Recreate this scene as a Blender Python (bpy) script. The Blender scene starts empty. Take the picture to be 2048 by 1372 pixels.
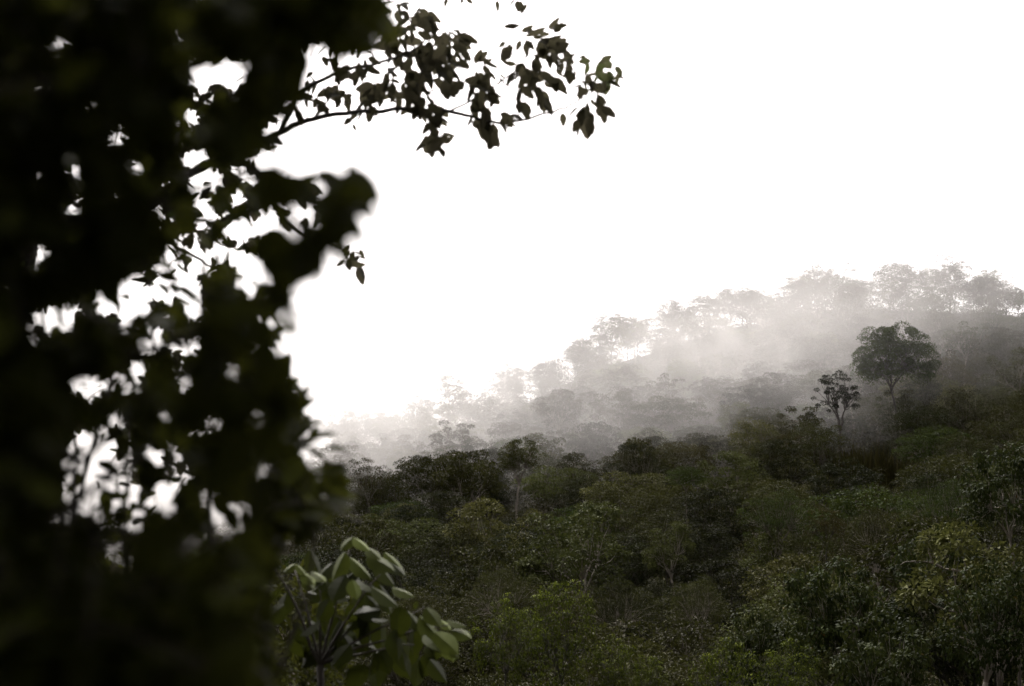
import bpy, math
import numpy as np
from mathutils import Vector

# ------------------------------------------------------------------ camera, sky, sun, exposure
S = bpy.context.scene
COL = S.collection
CAM_Z = 1.6
PITCH = math.radians(8.0)
cam_data = bpy.data.cameras.new('camera')
cam = bpy.data.objects.new('camera', cam_data)
COL.objects.link(cam)
cam.location = (0, 0, CAM_Z)
cam.rotation_euler = (math.radians(90) + PITCH, 0, 0)
cam_data.sensor_width = 36.0
cam_data.lens = 50.0
cam_data.clip_start = 0.05
cam_data.clip_end = 4000
cam_data.dof.use_dof = True
cam_data.dof.focus_distance = 30.0
cam_data.dof.aperture_fstop = 2.5
cam_data.dof.aperture_blades = 0
S.camera = cam

SUN_EL, SUN_AZ = math.radians(48), math.radians(-14)      # azimuth from +Y (view direction), negative = left
world = bpy.data.worlds.new('World')
S.world = world
world.use_nodes = True
wn, wl = world.node_tree.nodes, world.node_tree.links
wn.clear()
sky = wn.new('ShaderNodeTexSky')
sky.sky_type = 'NISHITA'
sky.sun_disc = False
sky.sun_elevation = SUN_EL
sky.sun_rotation = SUN_AZ
sky.air_density = 1.0
sky.dust_density = 6.0
sky.ozone_density = 1.0
hs = wn.new('ShaderNodeHueSaturation')
hs.inputs['Saturation'].default_value = 0.10
bg = wn.new('ShaderNodeBackground')
bg.inputs['Strength'].default_value = 0.15
wo = wn.new('ShaderNodeOutputWorld')
wl.new(sky.outputs[0], hs.inputs['Color'])
warm = wn.new('ShaderNodeMixRGB')
warm.blend_type = 'MULTIPLY'
warm.inputs[0].default_value = 1.0
warm.inputs[2].default_value = (1.0, 0.955, 0.935, 1)
wl.new(hs.outputs[0], warm.inputs[1])
wl.new(warm.outputs[0], bg.inputs['Color'])
wl.new(bg.outputs[0], wo.inputs['Surface'])

sun_d = bpy.data.lights.new('sun', 'SUN')
sun_d.energy = 1.2
sun_d.angle = math.radians(14)
sun_d.color = (1.0, 0.955, 0.89)
sun = bpy.data.objects.new('sun', sun_d)
COL.objects.link(sun)
sd = Vector((math.sin(SUN_AZ) * math.cos(SUN_EL), math.cos(SUN_AZ) * math.cos(SUN_EL), math.sin(SUN_EL)))
sun.rotation_euler = sd.to_track_quat('Z', 'Y').to_euler()
sun.location = (0, 0, 60)

S.view_settings.view_transform = 'Standard'
S.view_settings.look = 'None'
S.view_settings.exposure = 1.25
S.view_settings.gamma = 1.0
cy = S.cycles
cy.max_bounces = 10
cy.diffuse_bounces = 2
cy.glossy_bounces = 2
cy.transmission_bounces = 3
cy.transparent_max_bounces = 6
cy.volume_bounces = 8
cy.volume_step_rate = 1.0
cy.volume_max_steps = 96
cy.use_denoising = True
cy.use_adaptive_sampling = True
cy.adaptive_threshold = 0.015
cy.caustics_reflective = False
cy.caustics_refractive = False

# ------------------------------------------------------------------ picture <-> world helpers
F = 2844.4
fw = np.array([0, math.cos(PITCH), math.sin(PITCH)])
up = np.array([0, -math.sin(PITCH), math.cos(PITCH)])
rt = np.array([1.0, 0, 0])


def P(px, py, Y):
    """world point at distance Y along +Y seen at photo pixel (px, py)"""
    d = fw + rt * ((px - 1024) / F) + up * ((686 - py) / F)
    return d * (Y / d[1]) + np.array([0, 0, CAM_Z])


def proj(p):
    q = np.asarray(p, float) - np.array([0, 0, CAM_Z])
    f = q @ fw
    return 1024 + F * (q @ rt) / f, 686 - F * (q @ up) / f


# ------------------------------------------------------------------ terrain (a world height field)
PXK = np.array([-300, 200, 450, 600, 700, 1030, 1265, 1600, 1850, 2048, 2400], float)
ROWS = [  # Y, canopy height above ground, canopy row in the photo at PXK
    (26, 3.6, [1460, 1450, 1440, 1430, 1425, 1400, 1350, 1260, 1190, 1130, 1050]),
    (40, 4.0, [1330, 1300, 1270, 1240, 1210, 1180, 1150, 1110, 1070, 1030, 990]),
    (60, 4.2, [1260, 1230, 1190, 1150, 1100, 1085, 1060, 1025, 985, 940, 900]),
    (85, 4.2, [1230, 1180, 1110, 1000, 970, 965, 945, 905, 870, 830, 790]),
    (103, 4.2, [1230, 1170, 1100, 985, 945, 905, 880, 820, 785, 745, 705]),
    (127, 3.9, [1250, 1150, 1080, 962, 902, 832, 755, 676, 655, 642, 628]),
    (150, 2.8, [1285, 1135, 1065, 945, 872, 770, 656, 578, 562, 584, 592]),
]
UK = (PXK - 1024) / F
YK = [-60, -3, 0, 6, 14]
ZT = [[48] * 11, [0.4] * 11, [-0.1] * 11, [-0.9] * 11, [-3.4] * 11]  # first row: unseen steep rise behind the camera, added to block light
for Y, th, rows in ROWS:
    YK.append(Y)
    ZT.append([P(1024 + u * F, r, Y)[2] - th for u, r in zip(UK, rows)])
last = ZT[-1]
YK += [190, 300, 700, 3000]
ZT += [[z - 14 for z in last], [z * 0.4 - 45 for z in last], [-70] * 11, [-75] * 11]
YK = np.array(YK, float)
ZT = np.array(ZT, float)


def ground(x, y):
    x = np.atleast_1d(np.asarray(x, float)); y = np.atleast_1d(np.asarray(y, float))
    u = np.clip(x / np.maximum(y, 14), UK[0], UK[-1])
    yi = np.clip(np.searchsorted(YK, y) - 1, 0, len(YK) - 2)
    t = np.clip((y - YK[yi]) / (YK[yi + 1] - YK[yi]), 0, 1)
    t = t * t * (3 - 2 * t) * 0.4 + t * 0.6
    ui = np.clip(np.searchsorted(UK, u) - 1, 0, len(UK) - 2)
    s = np.clip((u - UK[ui]) / (UK[ui + 1] - UK[ui]), 0, 1)
    a = ZT[yi, ui] * (1 - s) + ZT[yi, ui + 1] * s
    b = ZT[yi + 1, ui] * (1 - s) + ZT[yi + 1, ui + 1] * s
    return a * (1 - t) + b * t


# ------------------------------------------------------------------ materials
def new_mat(name):
    m = bpy.data.materials.new(name)
    m.use_nodes = True
    n = m.node_tree.nodes
    n.clear()
    return m, n, m.node_tree.links


ALB = 0.43


def leaf_mat(name, stops, trans=0.22, rough=0.6, spec=0.03, objvar=0.45, tcol=(0.040, 0.046, 0.012)):
    """stops: colour ramp over the per-leaf 'tint'; each tree shifts a little in hue and value"""
    m, n, l = new_mat(name)
    at = n.new('ShaderNodeAttribute'); at.attribute_name = 'tint'
    rp = n.new('ShaderNodeValToRGB')
    cr = rp.color_ramp
    stops = [(p_, (c_[0] * ALB, c_[1] * ALB * 1.02, c_[2] * ALB * .52)) for p_, c_ in stops]
    cr.elements[0].position = stops[0][0]; cr.elements[0].color = (*stops[0][1], 1)
    cr.elements[1].position = stops[-1][0]; cr.elements[1].color = (*stops[-1][1], 1)
    for p_, c_ in stops[1:-1]:
        e = cr.elements.new(p_); e.color = (*c_, 1)
    oi = n.new('ShaderNodeObjectInfo')
    hv = n.new('ShaderNodeHueSaturation')
    mr = n.new('ShaderNodeMapRange'); mr.inputs[3].default_value = 1 - objvar; mr.inputs[4].default_value = 1 + objvar
    mh = n.new('ShaderNodeMath'); mh.operation = 'MULTIPLY_ADD'; mh.inputs[1].default_value = -7.31; mh.inputs[2].default_value = 9.0
    fr = n.new('ShaderNodeMath'); fr.operation = 'FRACT'
    mr2 = n.new('ShaderNodeMapRange'); mr2.inputs[3].default_value = 0.5 - 0.03 * objvar * 2; mr2.inputs[4].default_value = 0.5 + 0.025 * objvar * 2
    nz = n.new('ShaderNodeTexNoise'); nz.inputs['Scale'].default_value = 26
    tc = n.new('ShaderNodeTexCoord')
    mxn = n.new('ShaderNodeMapRange'); mxn.inputs[3].default_value = 0.75; mxn.inputs[4].default_value = 1.25
    mv = n.new('ShaderNodeMath'); mv.operation = 'MULTIPLY'
    l.new(at.outputs['Fac'], rp.inputs[0])
    l.new(oi.outputs['Random'], mr.inputs[0])
    l.new(oi.outputs['Random'], mh.inputs[0]); l.new(mh.outputs[0], fr.inputs[0]); l.new(fr.outputs[0], mr2.inputs[0])
    l.new(tc.outputs['Object'], nz.inputs['Vector']); l.new(nz.outputs['Fac'], mxn.inputs[0])
    l.new(mr.outputs[0], mv.inputs[0]); l.new(mxn.outputs[0], mv.inputs[1])
    l.new(rp.outputs[0], hv.inputs['Color']); l.new(mv.outputs[0], hv.inputs['Value']); l.new(mr2.outputs[0], hv.inputs['Hue'])
    pb = n.new('ShaderNodeBsdfPrincipled')
    pb.inputs['Roughness'].default_value = rough
    pb.inputs['Specular IOR Level'].default_value = spec
    l.new(hv.outputs[0], pb.inputs['Base Color'])
    tr = n.new('ShaderNodeBsdfTranslucent')
    mc = n.new('ShaderNodeMixRGB'); mc.blend_type = 'MIX'; mc.inputs[0].default_value = 0.6
    mc.inputs[2].default_value = (*tcol, 1)
    l.new(hv.outputs[0], mc.inputs[1]); l.new(mc.outputs[0], tr.inputs['Color'])
    mx = n.new('ShaderNodeMixShader'); mx.inputs[0].default_value = trans
    out = n.new('ShaderNodeOutputMaterial')
    l.new(pb.outputs[0], mx.inputs[1]); l.new(tr.outputs[0], mx.inputs[2]); l.new(mx.outputs[0], out.inputs[0])
    return m


def bark_mat(name, c1, c2, scale=6.0):
    m, n, l = new_mat(name)
    tc = n.new('ShaderNodeTexCoord')
    mp = n.new('ShaderNodeMapping'); mp.inputs['Scale'].default_value = (1, 1, 0.35)
    nz = n.new('ShaderNodeTexNoise'); nz.inputs['Scale'].default_value = scale; nz.inputs['Detail'].default_value = 8
    rp = n.new('ShaderNodeValToRGB')
    rp.color_ramp.elements[0].position = 0.35; rp.color_ramp.elements[0].color = (*c1, 1)
    rp.color_ramp.elements[1].position = 0.65; rp.color_ramp.elements[1].color = (*c2, 1)
    bp = n.new('ShaderNodeBump'); bp.inputs['Strength'].default_value = 0.6; bp.inputs['Distance'].default_value = 0.02
    pb = n.new('ShaderNodeBsdfPrincipled'); pb.inputs['Roughness'].default_value = 0.85
    out = n.new('ShaderNodeOutputMaterial')
    l.new(tc.outputs['Object'], mp.inputs[0]); l.new(mp.outputs[0], nz.inputs['Vector']); l.new(nz.outputs['Fac'], rp.inputs[0])
    l.new(rp.outputs[0], pb.inputs['Base Color']); l.new(nz.outputs['Fac'], bp.inputs['Height']); l.new(bp.outputs[0], pb.inputs['Normal'])
    l.new(pb.outputs[0], out.inputs[0])
    return m


M = {}
M['dull'] = leaf_mat('leaf_dull', [(0, (.034, .030, .016)), (.5, (.056, .053, .027)), (.9, (.088, .086, .044)), (1, (.10, .075, .035))])
M['dark'] = leaf_mat('leaf_dark', [(0, (.018, .020, .012)), (.6, (.030, .034, .018)), (1, (.050, .055, .028))], trans=.15)
M['green'] = leaf_mat('leaf_green', [(0, (.026, .042, .014)), (.6, (.055, .090, .025)), (1, (.10, .155, .045))], trans=.25, objvar=.12)
M['brown'] = leaf_mat('leaf_brown', [(0, (.040, .028, .018)), (.6, (.070, .050, .030)), (1, (.11, .08, .045))], trans=.2, objvar=.12)
M['pale'] = leaf_mat('leaf_pale', [(0, (.06, .062, .036)), (.6, (.12, .125, .07)), (1, (.21, .22, .13))], trans=.25)
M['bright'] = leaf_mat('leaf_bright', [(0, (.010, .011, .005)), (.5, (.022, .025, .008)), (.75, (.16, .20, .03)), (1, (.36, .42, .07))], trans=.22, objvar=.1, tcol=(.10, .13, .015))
M['bigleaf'] = leaf_mat('leaf_big', [(0, (.018, .026, .014)), (.6, (.036, .052, .024)), (.93, (.070, .090, .036)), (.965, (.10, .10, .03)), (.985, (.30, .08, .02)), (1, (.38, .12, .02))], trans=.2, objvar=.15)
M['near'] = leaf_mat('leaf_near', [(0, (.018, .019, .010)), (.6, (.040, .045, .018)), (.9, (.085, .094, .034)), (1, (.20, .22, .09))], trans=.3, rough=.65, spec=.015, objvar=0, tcol=(.060, .064, .010))  # the palest stop paints highlights and glints as brighter leaves
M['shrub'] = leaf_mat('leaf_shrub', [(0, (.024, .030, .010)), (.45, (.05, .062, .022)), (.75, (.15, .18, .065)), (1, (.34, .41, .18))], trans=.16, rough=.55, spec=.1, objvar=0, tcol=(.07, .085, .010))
M['branchleaf'] = leaf_mat('leaf_branch', [(0, (.030, .026, .022)), (.7, (.05, .05, .03)), (1, (.18, .27, .10))], trans=.5, objvar=0, tcol=(.075, .068, .045))  # grey brown tone stands in for veiling glare over the backlit leaves
M['grass'] = leaf_mat('leaf_grass', [(0, (.05, .045, .03)), (1, (.13, .11, .08))], objvar=0)
M['bark'] = bark_mat('bark_dark', (.018, .014, .011), (.05, .04, .032))
M['bark_pale'] = bark_mat('bark_pale', (.09, .075, .06), (.22, .19, .155), 3.0)
M['bark_mid'] = bark_mat('bark_mid', (.05, .04, .03), (.13, .11, .085), 4.0)


def ground_mat():
    m, n, l = new_mat('forest_floor')
    nz = n.new('ShaderNodeTexNoise'); nz.inputs['Scale'].default_value = 0.8; nz.inputs['Detail'].default_value = 10
    tc = n.new('ShaderNodeTexCoord')
    rp = n.new('ShaderNodeValToRGB')
    rp.color_ramp.elements[0].position = .35; rp.color_ramp.elements[0].color = (.010, .009, .006, 1)
    rp.color_ramp.elements[1].position = .7; rp.color_ramp.elements[1].color = (.026, .024, .014, 1)
    bp = n.new('ShaderNodeBump'); bp.inputs['Strength'].default_value = 1; bp.inputs['Distance'].default_value = .2
    pb = n.new('ShaderNodeBsdfPrincipled'); pb.inputs['Roughness'].default_value = 1; pb.inputs['Specular IOR Level'].default_value = 0
    out = n.new('ShaderNodeOutputMaterial')
    l.new(tc.outputs['Object'], nz.inputs['Vector']); l.new(nz.outputs['Fac'], rp.inputs[0]); l.new(rp.outputs[0], pb.inputs['Base Color'])
    l.new(nz.outputs['Fac'], bp.inputs['Height']); l.new(bp.outputs[0], pb.inputs['Normal']); l.new(pb.outputs[0], out.inputs[0])
    return m


M['ground'] = ground_mat()


# ------------------------------------------------------------------ mesh builders
def mesh_from(name, V, loops, starts, mats, mat_idx=None, tint=None, smooth=True):
    me = bpy.data.meshes.new(name)
    V = np.ascontiguousarray(V, np.float32)
    me.vertices.add(len(V)); me.vertices.foreach_set('co', V.ravel())
    me.loops.add(len(loops)); me.loops.foreach_set('vertex_index', np.asarray(loops, np.int32))
    me.polygons.add(len(starts)); me.polygons.foreach_set('loop_start', np.asarray(starts, np.int32))
    me.update(calc_edges=True)
    for m in mats:
        me.materials.append(m)
    if mat_idx is not None:
        me.polygons.foreach_set('material_index', np.asarray(mat_idx, np.int32))
    me.polygons.foreach_set('use_smooth', np.full(len(starts), smooth))
    if tint is not None:
        a = me.attributes.new('tint', 'FLOAT', 'POINT')
        a.data.foreach_set('value', np.asarray(tint, np.float32))
    return me


def tmpl_big(width=.5, fold=.16, droop=.16, tip=1.0):
    """broad pointed leaf: (verts, quads/tris) stem end at 0, tip at y=1"""
    ts = [0, .10, .28, .5, .72, .88, 1.0]
    ws = [.02, .55, .95, 1.0, .72, .34 * tip, .0]
    v = []
    for t, w in zip(ts, ws):
        z = -droop * t * t
        for s in (-1, 0, 1):
            v.append((s * w * width / 2, t - (abs(s) * .03), z + abs(s) * fold * w * .5))
    f = []
    for i in range(len(ts) - 1):
        a = i * 3
        f.append((a, a + 1, a + 4, a + 3)); f.append((a + 1, a + 2, a + 5, a + 4))
    return np.array(v, float), f


def tmpl_mid(width=.5, fold=.15, droop=.12):
    ts = [0, .3, .7, 1.0]; ws = [.05, 1.0, .75, .0]
    v = []
    for t, w in zip(ts, ws):
        for s in (-1, 0, 1):
            v.append((s * w * width / 2, t, -droop * t * t + abs(s) * fold * w * .5))
    f = []
    for i in range(3):
        a = i * 3
        f.append((a, a + 1, a + 4, a + 3)); f.append((a + 1, a + 2, a + 5, a + 4))
    return np.array(v, float), f


def tmpl_far(width=.55, fold=.12):
    v = np.array([(0, 0, 0), (-width / 2, .45, fold), (0, 1, -.08), (width / 2, .45, fold)], float)
    return v, [(0, 3, 2), (0, 2, 1)]


def unit(a):
    return a / np.maximum(np.linalg.norm(a, axis=-1, keepdims=True), 1e-9)


def leaves(tmpl, pos, dirs, nrm, size):
    """stack of leaves as numpy arrays; returns V, loops, starts, verts per leaf"""
    tv, tf = tmpl
    pos = np.asarray(pos, float); d = unit(np.asarray(dirs, float)); nrm = np.asarray(nrm, float)
    x = unit(np.cross(d, nrm)); z = np.cross(x, d)
    size = np.asarray(size, float)
    V = (pos[:, None, :] + size[:, None, None] * (tv[None, :, 0:1] * x[:, None, :] + tv[None, :, 1:2] * d[:, None, :] + tv[None, :, 2:3] * z[:, None, :]))
    n = len(pos); k = len(tv)
    fl = np.concatenate([np.array(f) for f in tf]); ns = np.array([len(f) for f in tf])
    loops = (fl[None, :] + (np.arange(n) * k)[:, None]).ravel()
    st = np.concatenate([[0], np.cumsum(ns)[:-1]])
    starts = (st[None, :] + (np.arange(n) * ns.sum())[:, None]).ravel()
    return V.reshape(-1, 3), loops, starts, k


class Tubes:
    def __init__(s):
        s.v = []; s.f = []

    def add(s, pts, r, n=6, cap=True):
        pts = np.asarray(pts, float); m = len(pts)
        r = np.broadcast_to(np.asarray(r, float), (m,))
        t = unit(np.gradient(pts, axis=0))
        ref = np.array([0.31, 0.2, 0.93]) if abs(t[0][2]) < .8 else np.array([1.0, .1, 0])
        base = sum(len(a) for a in s.v)
        a = unit(np.cross(t, ref)); b = np.cross(t, a)
        th = np.arange(n) * 2 * math.pi / n
        ring = pts[:, None, :] + r[:, None, None] * (np.cos(th)[None, :, None] * a[:, None, :] + np.sin(th)[None, :, None] * b[:, None, :])
        s.v.append(ring.reshape(-1, 3))
        for i in range(m - 1):
            for j in range(n):
                q = base + i * n; k = (j + 1) % n
                s.f.append((q + j, q + k, q + n + k, q + n + j))
        if cap:
            s.f.append(tuple(base + (m - 1) * n + j for j in range(n)))

    def mesh(s, name, mat):
        V = np.concatenate(s.v)
        loops = [i for f in s.f for i in f]
        ln = np.array([len(f) for f in s.f]); starts = np.concatenate([[0], np.cumsum(ln)[:-1]])
        return mesh_from(name, V, loops, starts, [mat])


def bez(a, b, sag=0.0, n=6, wob=0.0, rng=None, upfirst=0.0):
    a = np.asarray(a, float); b = np.asarray(b, float)
    t = np.linspace(0, 1, n)[:, None]
    L = np.linalg.norm(b - a)
    p = a * (1 - t) + b * t
    p[:, 2] += (np.sin(t[:, 0] * math.pi) * sag * L)
    if upfirst:
        h = (b - a).copy(); h[2] = 0
        p -= (np.sin(t * math.pi) * upfirst) * h
    if wob and rng is not None:
        w = rng.normal(0, wob * L, (n, 3)); w[0] = 0; w[-1] = 0
        p += w
    return p


def leaf_mesh(name, tmpl, pos, dirs, nrm, size, mat, tint):
    V, lo, st, k = leaves(tmpl, pos, dirs, nrm, size)
    return mesh_from(name, V, lo, st, [mat], tint=np.repeat(tint, k))


# ------------------------------------------------------------------ object helpers
def tag(o, label=None, cat=None, group=None, kind=None):
    if label: o['label'] = label
    if cat: o['category'] = cat
    if group: o['group'] = group
    if kind: o['kind'] = kind
    return o


def obj(name, me, parent=None, loc=None):
    o = bpy.data.objects.new(name, me)
    COL.objects.link(o)
    if parent: o.parent = parent
    if loc is not None: o.location = loc
    return o


def empty(name, loc, rz=0.0, sc=(1, 1, 1)):
    o = bpy.data.objects.new(name, None)
    COL.objects.link(o)
    o.location = loc; o.rotation_euler = (0, 0, rz); o.scale = sc
    o.empty_display_size = .2
    return o


# ------------------------------------------------------------------ ground sheet
def build_ground():
    ys = np.concatenate([np.linspace(-400, -60, 12)[:-1], np.linspace(-60, 20, 30)[:-1], np.linspace(20, 200, 91)[:-1], np.geomspace(200, 3500, 30)])
    xs = np.concatenate([-np.geomspace(110, 3000, 18)[::-1][:-1], np.linspace(-110, 110, 111), np.geomspace(110, 3000, 18)[1:]])
    X, Y = np.meshgrid(xs, ys)
    Z = ground(X.ravel(), Y.ravel())
    rng = np.random.default_rng(3)
    yy = Y.ravel(); xx = X.ravel()
    Z = Z + (np.sin(xx * .31 + yy * .17) * np.sin(yy * .23 - xx * .11)) * .5 * np.clip(yy / 40, 0, 1)
    Z = np.where(yy < 0, Z + 0, Z)
    V = np.stack([xx, yy, Z], 1)
    ny, nx = X.shape
    i, j = np.meshgrid(np.arange(ny - 1), np.arange(nx - 1), indexing='ij')
    q = (i * nx + j).ravel()
    loops = np.stack([q, q + 1, q + nx + 1, q + nx], 1).ravel()
    me = mesh_from('ground', V, loops, np.arange(len(q)) * 4, [M['ground']])
    tag(obj('ground', me), kind='structure')


build_ground()


# ------------------------------------------------------------------ tree prototypes
def make_tree(seed, H=7.0, R=3.0, Rz=2.0, n_clump=36, rc=.75, per=80, leaf=.22, tmpl=None, mat='dull', bark='bark',
              n_limb=6, fork=.45, flat=.55, lean=.0, up_lit=.7, tr=.13, inner=.25, hang=0.0, bend=0.0, low=-.45, tip=False, lobv=(.66, 1.15)):
    rng = np.random.default_rng(seed)
    if tmpl is None:
        leaf *= .72; per = int(per * 1.7)
    tmpl = tmpl or tmpl_far()
    Hc = H - Rz
    # clump centres over the upper shell of the crown, uneven on purpose
    lob = rng.uniform(*lobv, 7); ph = rng.uniform(0, 6.28)
    cs = []
    tries = 0
    while len(cs) < n_clump and tries < 6000:
        tries += 1
        th = rng.uniform(0, 2 * math.pi)
        cz = rng.uniform(low, 1.0)
        k = rng.uniform(.82, 1.0) if rng.random() > inner else rng.uniform(.35, .8)
        rr = math.sqrt(max(0, 1 - cz * cz)) * k
        lo = lob[int(((th + ph) % 6.283) / 6.283 * 7) % 7]
        c = np.array([math.cos(th) * rr * R * lo, math.sin(th) * rr * R * lo, Hc + cz * Rz * k * (0.8 + .2 * lo)])
        if all(np.linalg.norm((c - d) * (1, 1, 1.3)) > rc * .95 for d in cs):
            cs.append(c)
    cs = np.array(cs)
    cs[:, 0] += lean * (cs[:, 2] / H) * H * .5
    # trunk
    T = Tubes()
    ft = Hc * fork + 0.2
    top = np.array([lean * H * .35 * fork, rng.normal(0, .15), ft])
    k = 8
    t = np.linspace(0, 1, k)
    trunk = np.stack([top[0] * t + bend * np.sin(t * 3.1), top[1] * t + rng.normal(0, .04, k) - bend * .4 * np.sin(t * 4), -0.6 + (ft + .6) * t], 1)
    t2 = np.concatenate([[0, 0], t])
    T.add(np.concatenate([trunk[:1] + (-.25, .1, -5.0), trunk[:1] + (0, 0, -.4), trunk]), tr * (1.25 - .45 * t2) * (1 + .3 * np.exp(-t2 * 9)), 8)
    end = trunk[-1]
    ang = np.arctan2(cs[:, 1] - end[1], cs[:, 0] - end[0])
    order = np.argsort(ang)
    groups = np.array_split(order, n_limb)
    for g in groups:
        if len(g) == 0: continue
        cen = cs[g].mean(0)
        mid = end + (cen - end) * rng.uniform(.5, .65)
        limb = bez(end, mid, sag=.06, n=6, wob=.03, rng=rng, upfirst=.12)
        T.add(limb, np.linspace(tr * .62, tr * .34, 6), 6)
        for ci in g:
            sub = bez(mid, cs[ci], sag=.05, n=5, wob=.04, rng=rng)
            T.add(sub, np.linspace(tr * .3, tr * .08, 5), 4, cap=False)
    # leaves
    pos, dr, nr, sz, tn = [], [], [], [], []
    for c in cs:
        m = int(per * rng.uniform(.6, 1.35))
        d = unit(rng.normal(0, 1, (m, 3)))
        d[:, 2] = np.where(rng.random(m) < up_lit, np.abs(d[:, 2]), d[:, 2])
        r = rc * rng.uniform(.6, 1.35) * rng.uniform(.45, 1.0, m) ** .5
        p = c + d * r[:, None] * np.array([1, 1, flat])
        pos.append(p)
        dd = d * .8 + rng.normal(0, .5, (m, 3)); dd[:, 2] -= .25 + hang
        dr.append(dd)
        nn = np.array([0, 0, .8]) + d * .9 + rng.normal(0, .22, (m, 3))
        nr.append(nn)
        sz.append(leaf * rng.uniform(.65, 1.25, m))
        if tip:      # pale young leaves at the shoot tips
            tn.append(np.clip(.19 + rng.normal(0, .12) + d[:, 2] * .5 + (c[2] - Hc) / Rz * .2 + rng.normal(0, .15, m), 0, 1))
        else:
            tn.append(np.clip(rng.uniform(0, .62) + rng.random(m) * .38, 0, 1))
    if hang:
        for c in cs[::2]:
            m = int(per * .6)
            p = c + rng.normal(0, rc * .35, (m, 3)) * (1, 1, .2); p[:, 2] -= rng.uniform(0, hang * 2.2, m)
            pos.append(p); dr.append(rng.normal(0, .25, (m, 3)) + (0, 0, -1)); nr.append(rng.normal(0, 1, (m, 3)))
            sz.append(leaf * rng.uniform(.6, 1.2, m)); tn.append(rng.random(m) * .7)
    pos, dr, nr, sz, tn = map(np.concatenate, (pos, dr, nr, sz, tn))
    crown = leaf_mesh('crown', tmpl, pos, dr, nr, sz, M[mat], tn)
    return dict(crown=crown, trunk=T.mesh('trunk', M[bark]), H=H, R=R, leafdata=(pos, dr, nr, sz, tn))


PR = {}
far = tmpl_far()
# hillside kinds; two or three individuals of each
for i in range(3):
    PR['round%d' % i] = make_tree(10 + i, H=7, R=2.9, Rz=2.3, n_clump=62, low=-.8, rc=.72, per=95, leaf=.19, mat=['dull', 'dull', 'pale'][i], fork=.25, tr=.10, bark='bark_mid')
    PR['dark%d' % i] = make_tree(20 + i, H=7, R=2.8, Rz=2.2, n_clump=74, low=-.8, rc=.62, per=110, leaf=.17, mat='dark', fork=.25, tr=.11)
    PR['open%d' % i] = make_tree(30 + i, H=8, R=2.7, Rz=2.3, n_clump=40, low=-.7, rc=.58, per=70, leaf=.26, mat=['pale', 'dull', 'dull'][i], bark='bark_pale', fork=.55, tr=.09, inner=.4, bend=.25)
    PR['broad%d' % i] = make_tree(40 + i, H=6, R=3.3, Rz=1.5, n_clump=50, low=-.8, rc=.85, per=95, leaf=.24, mat=['pale', 'dull', 'green'][i], fork=.5, flat=.42, tr=.10, bark='bark_mid')
for i in range(2):
    PR['vine%d' % i] = make_tree(50 + i, H=6.5, R=2.6, Rz=2.2, n_clump=34, rc=.7, per=90, leaf=.17, mat=['dull', 'brown'][i], fork=.4, hang=.8, tr=.1)
PR['umbrella'] = make_tree(61, H=9.4, R=3.2, Rz=2.8, n_clump=120, rc=.70, per=170, leaf=.20, mat='green', bark='bark', fork=.62, tr=.12, n_limb=7, inner=.4, flat=.6, bend=.35, low=-.55, lobv=(.55, 1.3))
PR['umbel'] = make_tree(62, H=7.2, R=2.3, Rz=2.4, n_clump=52, rc=.34, per=90, leaf=.17, mat='dark', bark='bark', fork=.32, tr=.15, n_limb=5, inner=.2, flat=.45, lean=-.22, bend=-.2)
PR['palecrown'] = make_tree(63, H=7.4, R=2.4, Rz=1.7, n_clump=70, rc=.5, per=90, leaf=.17, mat='pale', bark='bark_pale', fork=.6, tr=.12, inner=.3, bend=-.2, lean=.0)
PR['sparse'] = make_tree(64, H=9, R=3.0, Rz=2.4, n_clump=44, rc=.42, per=42, leaf=.18, mat='dull', bark='bark_mid', fork=.5, tr=.10, n_limb=7, inner=.45, bend=.3)
PR['sparse1'] = make_tree(65, H=9, R=2.6, Rz=3.0, n_clump=50, rc=.40, per=46, leaf=.17, mat='dull', bark='bark_mid', fork=.45, tr=.10, n_limb=7, inner=.45, bend=-.3)
PR['dome'] = make_tree(66, H=7.2, R=3.2, Rz=3.2, n_clump=120, rc=.5, per=120, leaf=.11, mat='dark', bark='bark_mid', fork=.3, tr=.14, n_limb=8, inner=.35, up_lit=.6)
# nearer kinds, bigger in the picture: shaped leaves
PR['big0'] = make_tree(70, H=5.5, R=2.6, Rz=2.3, n_clump=70, rc=.5, per=62, leaf=.17, tmpl=tmpl_mid(.62, .12, .2), mat='bigleaf', bark='bark_pale', fork=.4, tr=.06, inner=.4, hang=.25, up_lit=.5)
PR['big1'] = make_tree(71, H=5.5, R=2.4, Rz=2.6, n_clump=70, rc=.5, per=62, leaf=.16, tmpl=tmpl_mid(.62, .12, .2), mat='bigleaf', bark='bark_pale', fork=.35, tr=.06, inner=.4, hang=.25, up_lit=.5, bend=.2)
PR['fine0'] = make_tree(72, H=5.5, R=2.5, Rz=2.0, n_clump=80, rc=.45, per=110, leaf=.10, tmpl=tmpl_far(.5), mat='dull', bark='bark_pale', fork=.5, tr=.07, inner=.4)
PR['fine1'] = make_tree(73, H=5.5, R=2.3, Rz=1.7, n_clump=80, rc=.45, per=110, leaf=.09, tmpl=tmpl_far(.5), mat='green', bark='bark_mid', fork=.45, tr=.07, inner=.35)
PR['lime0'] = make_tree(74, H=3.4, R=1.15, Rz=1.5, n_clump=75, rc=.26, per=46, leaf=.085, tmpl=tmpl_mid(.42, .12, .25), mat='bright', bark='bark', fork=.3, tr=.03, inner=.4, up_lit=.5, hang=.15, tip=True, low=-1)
PR['lime1'] = make_tree(75, H=3.0, R=1.3, Rz=1.1, n_clump=75, rc=.26, per=46, leaf=.085, tmpl=tmpl_mid(.42, .12, .25), mat='bright', bark='bark', fork=.3, tr=.03, inner=.4, up_lit=.5, hang=.15, tip=True, low=-1)

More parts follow.
